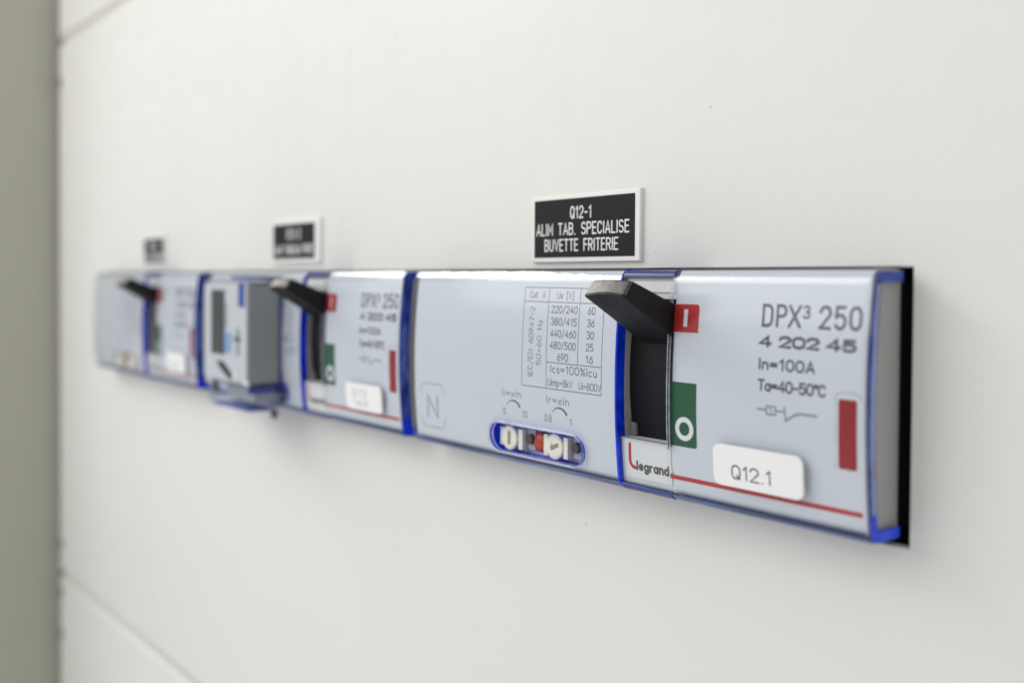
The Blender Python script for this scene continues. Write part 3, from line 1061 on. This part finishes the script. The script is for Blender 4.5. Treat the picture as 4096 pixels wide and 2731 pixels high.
    t.stroke([(-20.7, -1.1), (-20.35, -1.8), (-20.0, -2.5)], .13, K)
    t.stroke([(-19.4, -1.75), (-17.5, -1.75)], .18, K)
    t.stroke([(-17.55, -.95), (-17.4, -2.2), (-17.3, -3.25)], .17, K)
    t.stroke([(-17.3, -3.25), (-15.3, -2.0), (-14.0, -1.75), (-11.1, -1.85)], .22, K)
    B(t, 'breaker_symbol', 'print_pale')
    mb = MB()
    mb.rrect(-6.85, -3.5, -9.85, 1.5, 0.35, -.02, .1)
    ind = B(mb, 'trip_indicator', 'red_deep')
    t = MB()
    t.stroke([(-7.5, -10.0), (-7.5, -4), (-7.5, 1.6)] + arc(-6.4, 1.6, 1.1, 1.0, 180, 90, 5) + [(-4.0, 2.6)] + arc(-3.9, 1.6, 1.1, 1.0, 90, 0, 5), .07, K)
    B(t, 'indicator_outline', 'print_pale', ind)
    mb = MB()
    mb.rrect(-44.5, -2.7, -17.35, -16.5, .05, -.02, .05)
    B(mb, 'red_stripe', 'red_mark')

    # --- maker's plate under the lever
    mb = MB()
    mb.rrect(-57.1, -44.3, -18.9, -10.95, .3, -0.3, .12)
    pl = B(mb, 'brand_plate', 'body_white')
    KP = on_face(-0.15)
    t = MB()
    t.stroke([(-55.35, -12.1), (-55.4, -13), (-55.45, -14), (-55.5, -15), (-55.45, -15.7), (-55.2, -16.25), (-54.75, -16.6), (-54.2, -16.75), (-53.85, -16.78)], .36, KP, d=.06)
    B(t, 'logo_stroke', 'red_mark', pl)
    t = MB()
    text(t, 'legrand', -53.6, -45.15, -17.0, 1.62, .235, KP, gap=.26, d=.07)
    B(t, 'brand_lettering', 'logo_grey', pl)

    # --- name sticker stuck on the outside of the clear cover
    mb = MB()
    mb.rrect(-32.2, -12.9, -16.15, -8.75, 1.5, 1.02, .55)
    st = B(mb, 'name_sticker', 'sticker_white')
    t = MB()
    text(t, 'Q12.1', -27.9, -19.4, -14.55, 2.35, .15, on_face(1.57), gap=.2)
    B(t, 'sticker_lettering', 'ink_black', st)
    return root


near = make_breaker()
more = [(-139.6, 'middle breaker of the row, its left half hidden behind the grey display unit', ('Q12', '16A')),
        (-284.6, 'most blurred breaker at the far left end of the row, beyond the display unit', ('Q12.3',))]
for dx, lab, lines in more:
    c = copy_tree(near)
    c.location = Vector((OX + dx, 0, 0)) * MM
    c['label'] = lab
    ring = end_ring(True, lambda mb, n, m: mb.build(n, m, None, ORG, link=False))
    for ch in c.children:
        if ch.name.startswith('front_cover'):
            for g in ch.children:
                g.data = ring.data
    bpy.data.objects.remove(ring)
    if len(lines) == 1:
        for ch in c.children:
            if ch.name.startswith(('label_field', 'label_cover')):
                ch.data = ch.data.copy()
                for v_ in ch.data.vertices:
                    if v_.co.x < (-131 - OX) * MM:
                        v_.co.x += 6.5 * MM
                for i_, m_ in enumerate(ch.data.materials):
                    if m_ == M['edge_blue']:
                        ch.data.materials[i_] = M['body_grey']
    t = MB()
    if len(lines) == 2:
        text(t, lines[0], -28.5, -20.5, -12.2, 1.7, .12, on_face(1.57), gap=.2)
        text(t, lines[1], -28.0, -20.0, -14.9, 1.7, .12, on_face(1.57), gap=.2)
    else:
        text(t, lines[0], -27.9, -19.4, -14.55, 2.35, .15, on_face(1.57), gap=.2)
    tmp = t.build('sticker_lettering', 'print_pale', None, ORG, link=False)
    for ch in c.children:
        if ch.name.startswith('name_sticker'):
            ch.location.x += 3.5 * MM
        for g in ch.children:
            if g.name.startswith('sticker_lettering'):
                g.data = tmp.data
    bpy.data.objects.remove(tmp)

# ------------------------------------------------------------------ display unit on the middle breaker
U0 = (-230, 0, 0)
unit = empty('display_unit', U0, 'grey box with a dark display and blue marks mounted on the middle breaker', 'display unit')


def rbox(mb, x0, x1, y0, y1, z0, z1, r, mi=0, front_mi=None):
    """box whose edges round along y, slightly chamfered front"""
    pts = rr(x0, z0, x1, z1, r, r)[:-1]
    n = len(pts)
    cx, cz = (x0 + x1) / 2, (z0 + z1) / 2
    e = 0.6
    ins = [(cx + (x - cx) * (1 - 2 * e / (x1 - x0)), cz + (z - cz) * (1 - 2 * e / (z1 - z0))) for x, z in pts]
    v = [(x, y1, z) for x, z in pts] + [(x, y0 + e, z) for x, z in pts] + [(x, y0, z) for x, z in ins]
    f = []
    for k in range(2):
        for i in range(n):
            j = (i + 1) % n
            f.append((k * n + i, k * n + j, (k + 1) * n + j, (k + 1) * n + i))
    mb.add(v, f, mi)
    mb.add(v[2 * n:], [tuple(range(n))], mi if front_mi is None else front_mi)
    mb.add(v[:n], [tuple(range(n))], mi)


mb = MB()
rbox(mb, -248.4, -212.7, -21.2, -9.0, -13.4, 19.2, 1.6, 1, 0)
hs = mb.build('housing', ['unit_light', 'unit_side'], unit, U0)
mb = MB()
mb.box(-241.4, -230.6, -21.45, -21.21, -4.4, 16.6)
mb.build('display', 'lcd_dark', unit, U0)
mb = MB()
mb.box(-219.4, -214.9, -21.4, -21.21, 11.4, 18.9)
mb.build('blue_mark', 'unit_blue', unit, U0)
mb = MB()
mb.box(-230.2, -225.4, -21.4, -21.21, -3.6, 2.9)
mb.build('blue_key', 'unit_sky', unit, U0)
mb = MB()
mb.box(-229.6, -228.6, -21.32, -21.2, 4.5, 12.5)
mb.box(-224.0, -217.5, -21.32, -21.2, 0.5, 1.6)
mb.box(-221.5, -218.5, -21.32, -21.2, -4.0, 4.5)
mb.build('small_print', 'print_pale', unit, U0)
mb = MB()
mb.add([(x, -21.35, z) for x, z in [(-237.2, -6.6), (-231.5, -6.8), (-224.0, -10.8), (-224.6, -12.2), (-228.0, -11.6), (-235.0, -8.6)]], [tuple(range(6))])
mb.add([(x, -21.22, z) for x, z in [(-237.2, -6.6), (-231.5, -6.8), (-224.0, -10.8), (-224.6, -12.2), (-228.0, -11.6), (-235.0, -8.6)]], [tuple(range(6))])
mb.build('keyhole', 'casing_black', unit, U0)
mb = MB()
mb.cyl((-221.5, -10.9), 1.3, -21.9, -21.21, 20, r2=1.1)
mb.build('push_button', 'knob_cream', unit, U0)
# clear blue-edged tray below and around the box
mb = MB()
rbox(mb, -249.3, -211.8, -19.6, -9.6, -22.0, -13.6, 4.0, 0)
tr = mb.build('clear_tray', 'clear_blue', unit, U0)
mb = MB()
mb.box(-234.5, -213.2, -18.6, -9.8, -18.8, -13.7)
mb.build('tray_filling', 'side_grey', tr, U0)
mb = MB()
rbox(mb, -244.6, -216.5, -19.4, -10.2, -21.9, -21.2, 0.3, 0)
mb.build('tray_edge', 'edge_ring', tr, U0)
mb = MB()
mb.cyl((-241.0, -15.6), 2.0, -20.4, -19.65, 20)
mb.build('latch', 'screw_dark', tr, U0)
# clear lid on top, with blue rim
mb = MB()
mb.box(-249.0, -212.2, -20.9, -9.5, 19.3, 20.2, 0)
lid = mb.build('top_lid', 'clear_bend', unit, U0)
mb = MB()
mb.box(-226.0, -212.15, -20.95, -9.6, 20.22, 21.2, 0)
mb.build('lid_edge', 'blue_streak_deep', lid, U0)
mb = MB()
mb.box(-212.65, -212.3, -10.6, -9.0, -15.6, 19.0, 0)
mb.box(-212.65, -212.3, -21.0, -10.6, -15.8, -13.6, 0)
mb.build('side_rim', 'blue_streak_deep', unit, U0)
for x, y, z in ((-243.9, -21.0, -13.6), (-213.5, -21.0, -12.6)):  # white beads standing in for specular glints on the unit's corners
    mb = MB()
    n = 16
    for i in range(8):
        a0, a1 = -math.pi / 2 + i / 8 * math.pi, -math.pi / 2 + (i + 1) / 8 * math.pi
        v = []
        for a in (a0, a1):
            v += [(x + .9 * math.cos(a) * math.cos(2 * math.pi * k / n), y + .9 * math.sin(a), z + .9 * math.cos(a) * math.sin(2 * math.pi * k / n)) for k in range(n)]
        mb.add(v, [(k, (k + 1) % n, n + (k + 1) % n, n + k) for k in range(n)])
    mb.build('glint_bead', 'sticker_white', unit, U0)

# ------------------------------------------------------------------ engraved plates above the breakers
LG = 'engraved name plates above the breakers'


def plate(x0, x1, z0, z1, bord, lines, label, r=.17):
    org = ((x0 + x1) / 2, 0, (z0 + z1) / 2)
    root = empty('name_plate', org, label, 'name plate', LG)
    mb = MB()
    loops = [rect_loop(x0, x1, z0, z1, 0.02), rect_loop(x0, x1, z0, z1, -0.78), rect_loop(x0 + .2, x1 - .2, z0 + .2, z1 - .2, -0.95)]
    loops_to_mesh(mb, loops)
    mb.add(loops[-1], [(0, 1, 2, 3)])
    mb.build('plate_holder', 'plate_white', root, org, 20)
    bx0, bx1, bz0, bz1 = bord
    mb = MB()
    mb.box(bx0, bx1, -1.03, -0.9, bz0, bz1)
    face = mb.build('engraved_face', 'engraved_black', root, org)
    t = MB()
    fn = on_plane(-1.035)
    for s, a, b, z, h in lines:
        text(t, s, a, b, z, h, r, fn, gap=.26)
    t.build('engraving', 'print_white', face, org)
    return root


plate(-97.1, -61.25, 24.6, 39.9, (-95.9, -62.75, 25.7, 38.9),
      [('Q12-1', -83.1, -76.3, 34.5, 2.5), ('ALIM TAB. SPECIALISE', -95.0, -64.5, 30.85, 2.5), ('BUVETTE FRITERIE', -92.0, -67.8, 27.2, 2.5)],
      'sharp black engraved plate in a white holder reading Q12-1, nearest of the three')
plate(-238.6, -203.4, 25.6, 40.3, (-237.2, -207.0, 27.1, 38.6),
      [('Q12-2', -226.8, -217.0, 33.9, 2.9), ('ALIM TABLEAU FRITE', -236.0, -208.0, 28.9, 2.6)],
      'blurred black plate with two engraved lines in a white holder above the middle breaker', r=.22)
plate(-370.6, -343.6, 25.4, 38.8, (-369.2, -345.2, 26.9, 37.4),
      [('Q12-3', -362.0, -353.0, 33.0, 2.7), ('ALIM TABLEAU', -368.0, -346.5, 28.4, 2.6)],
      'most blurred black plate, leftmost and smallest of the three above the breakers', r=.24)
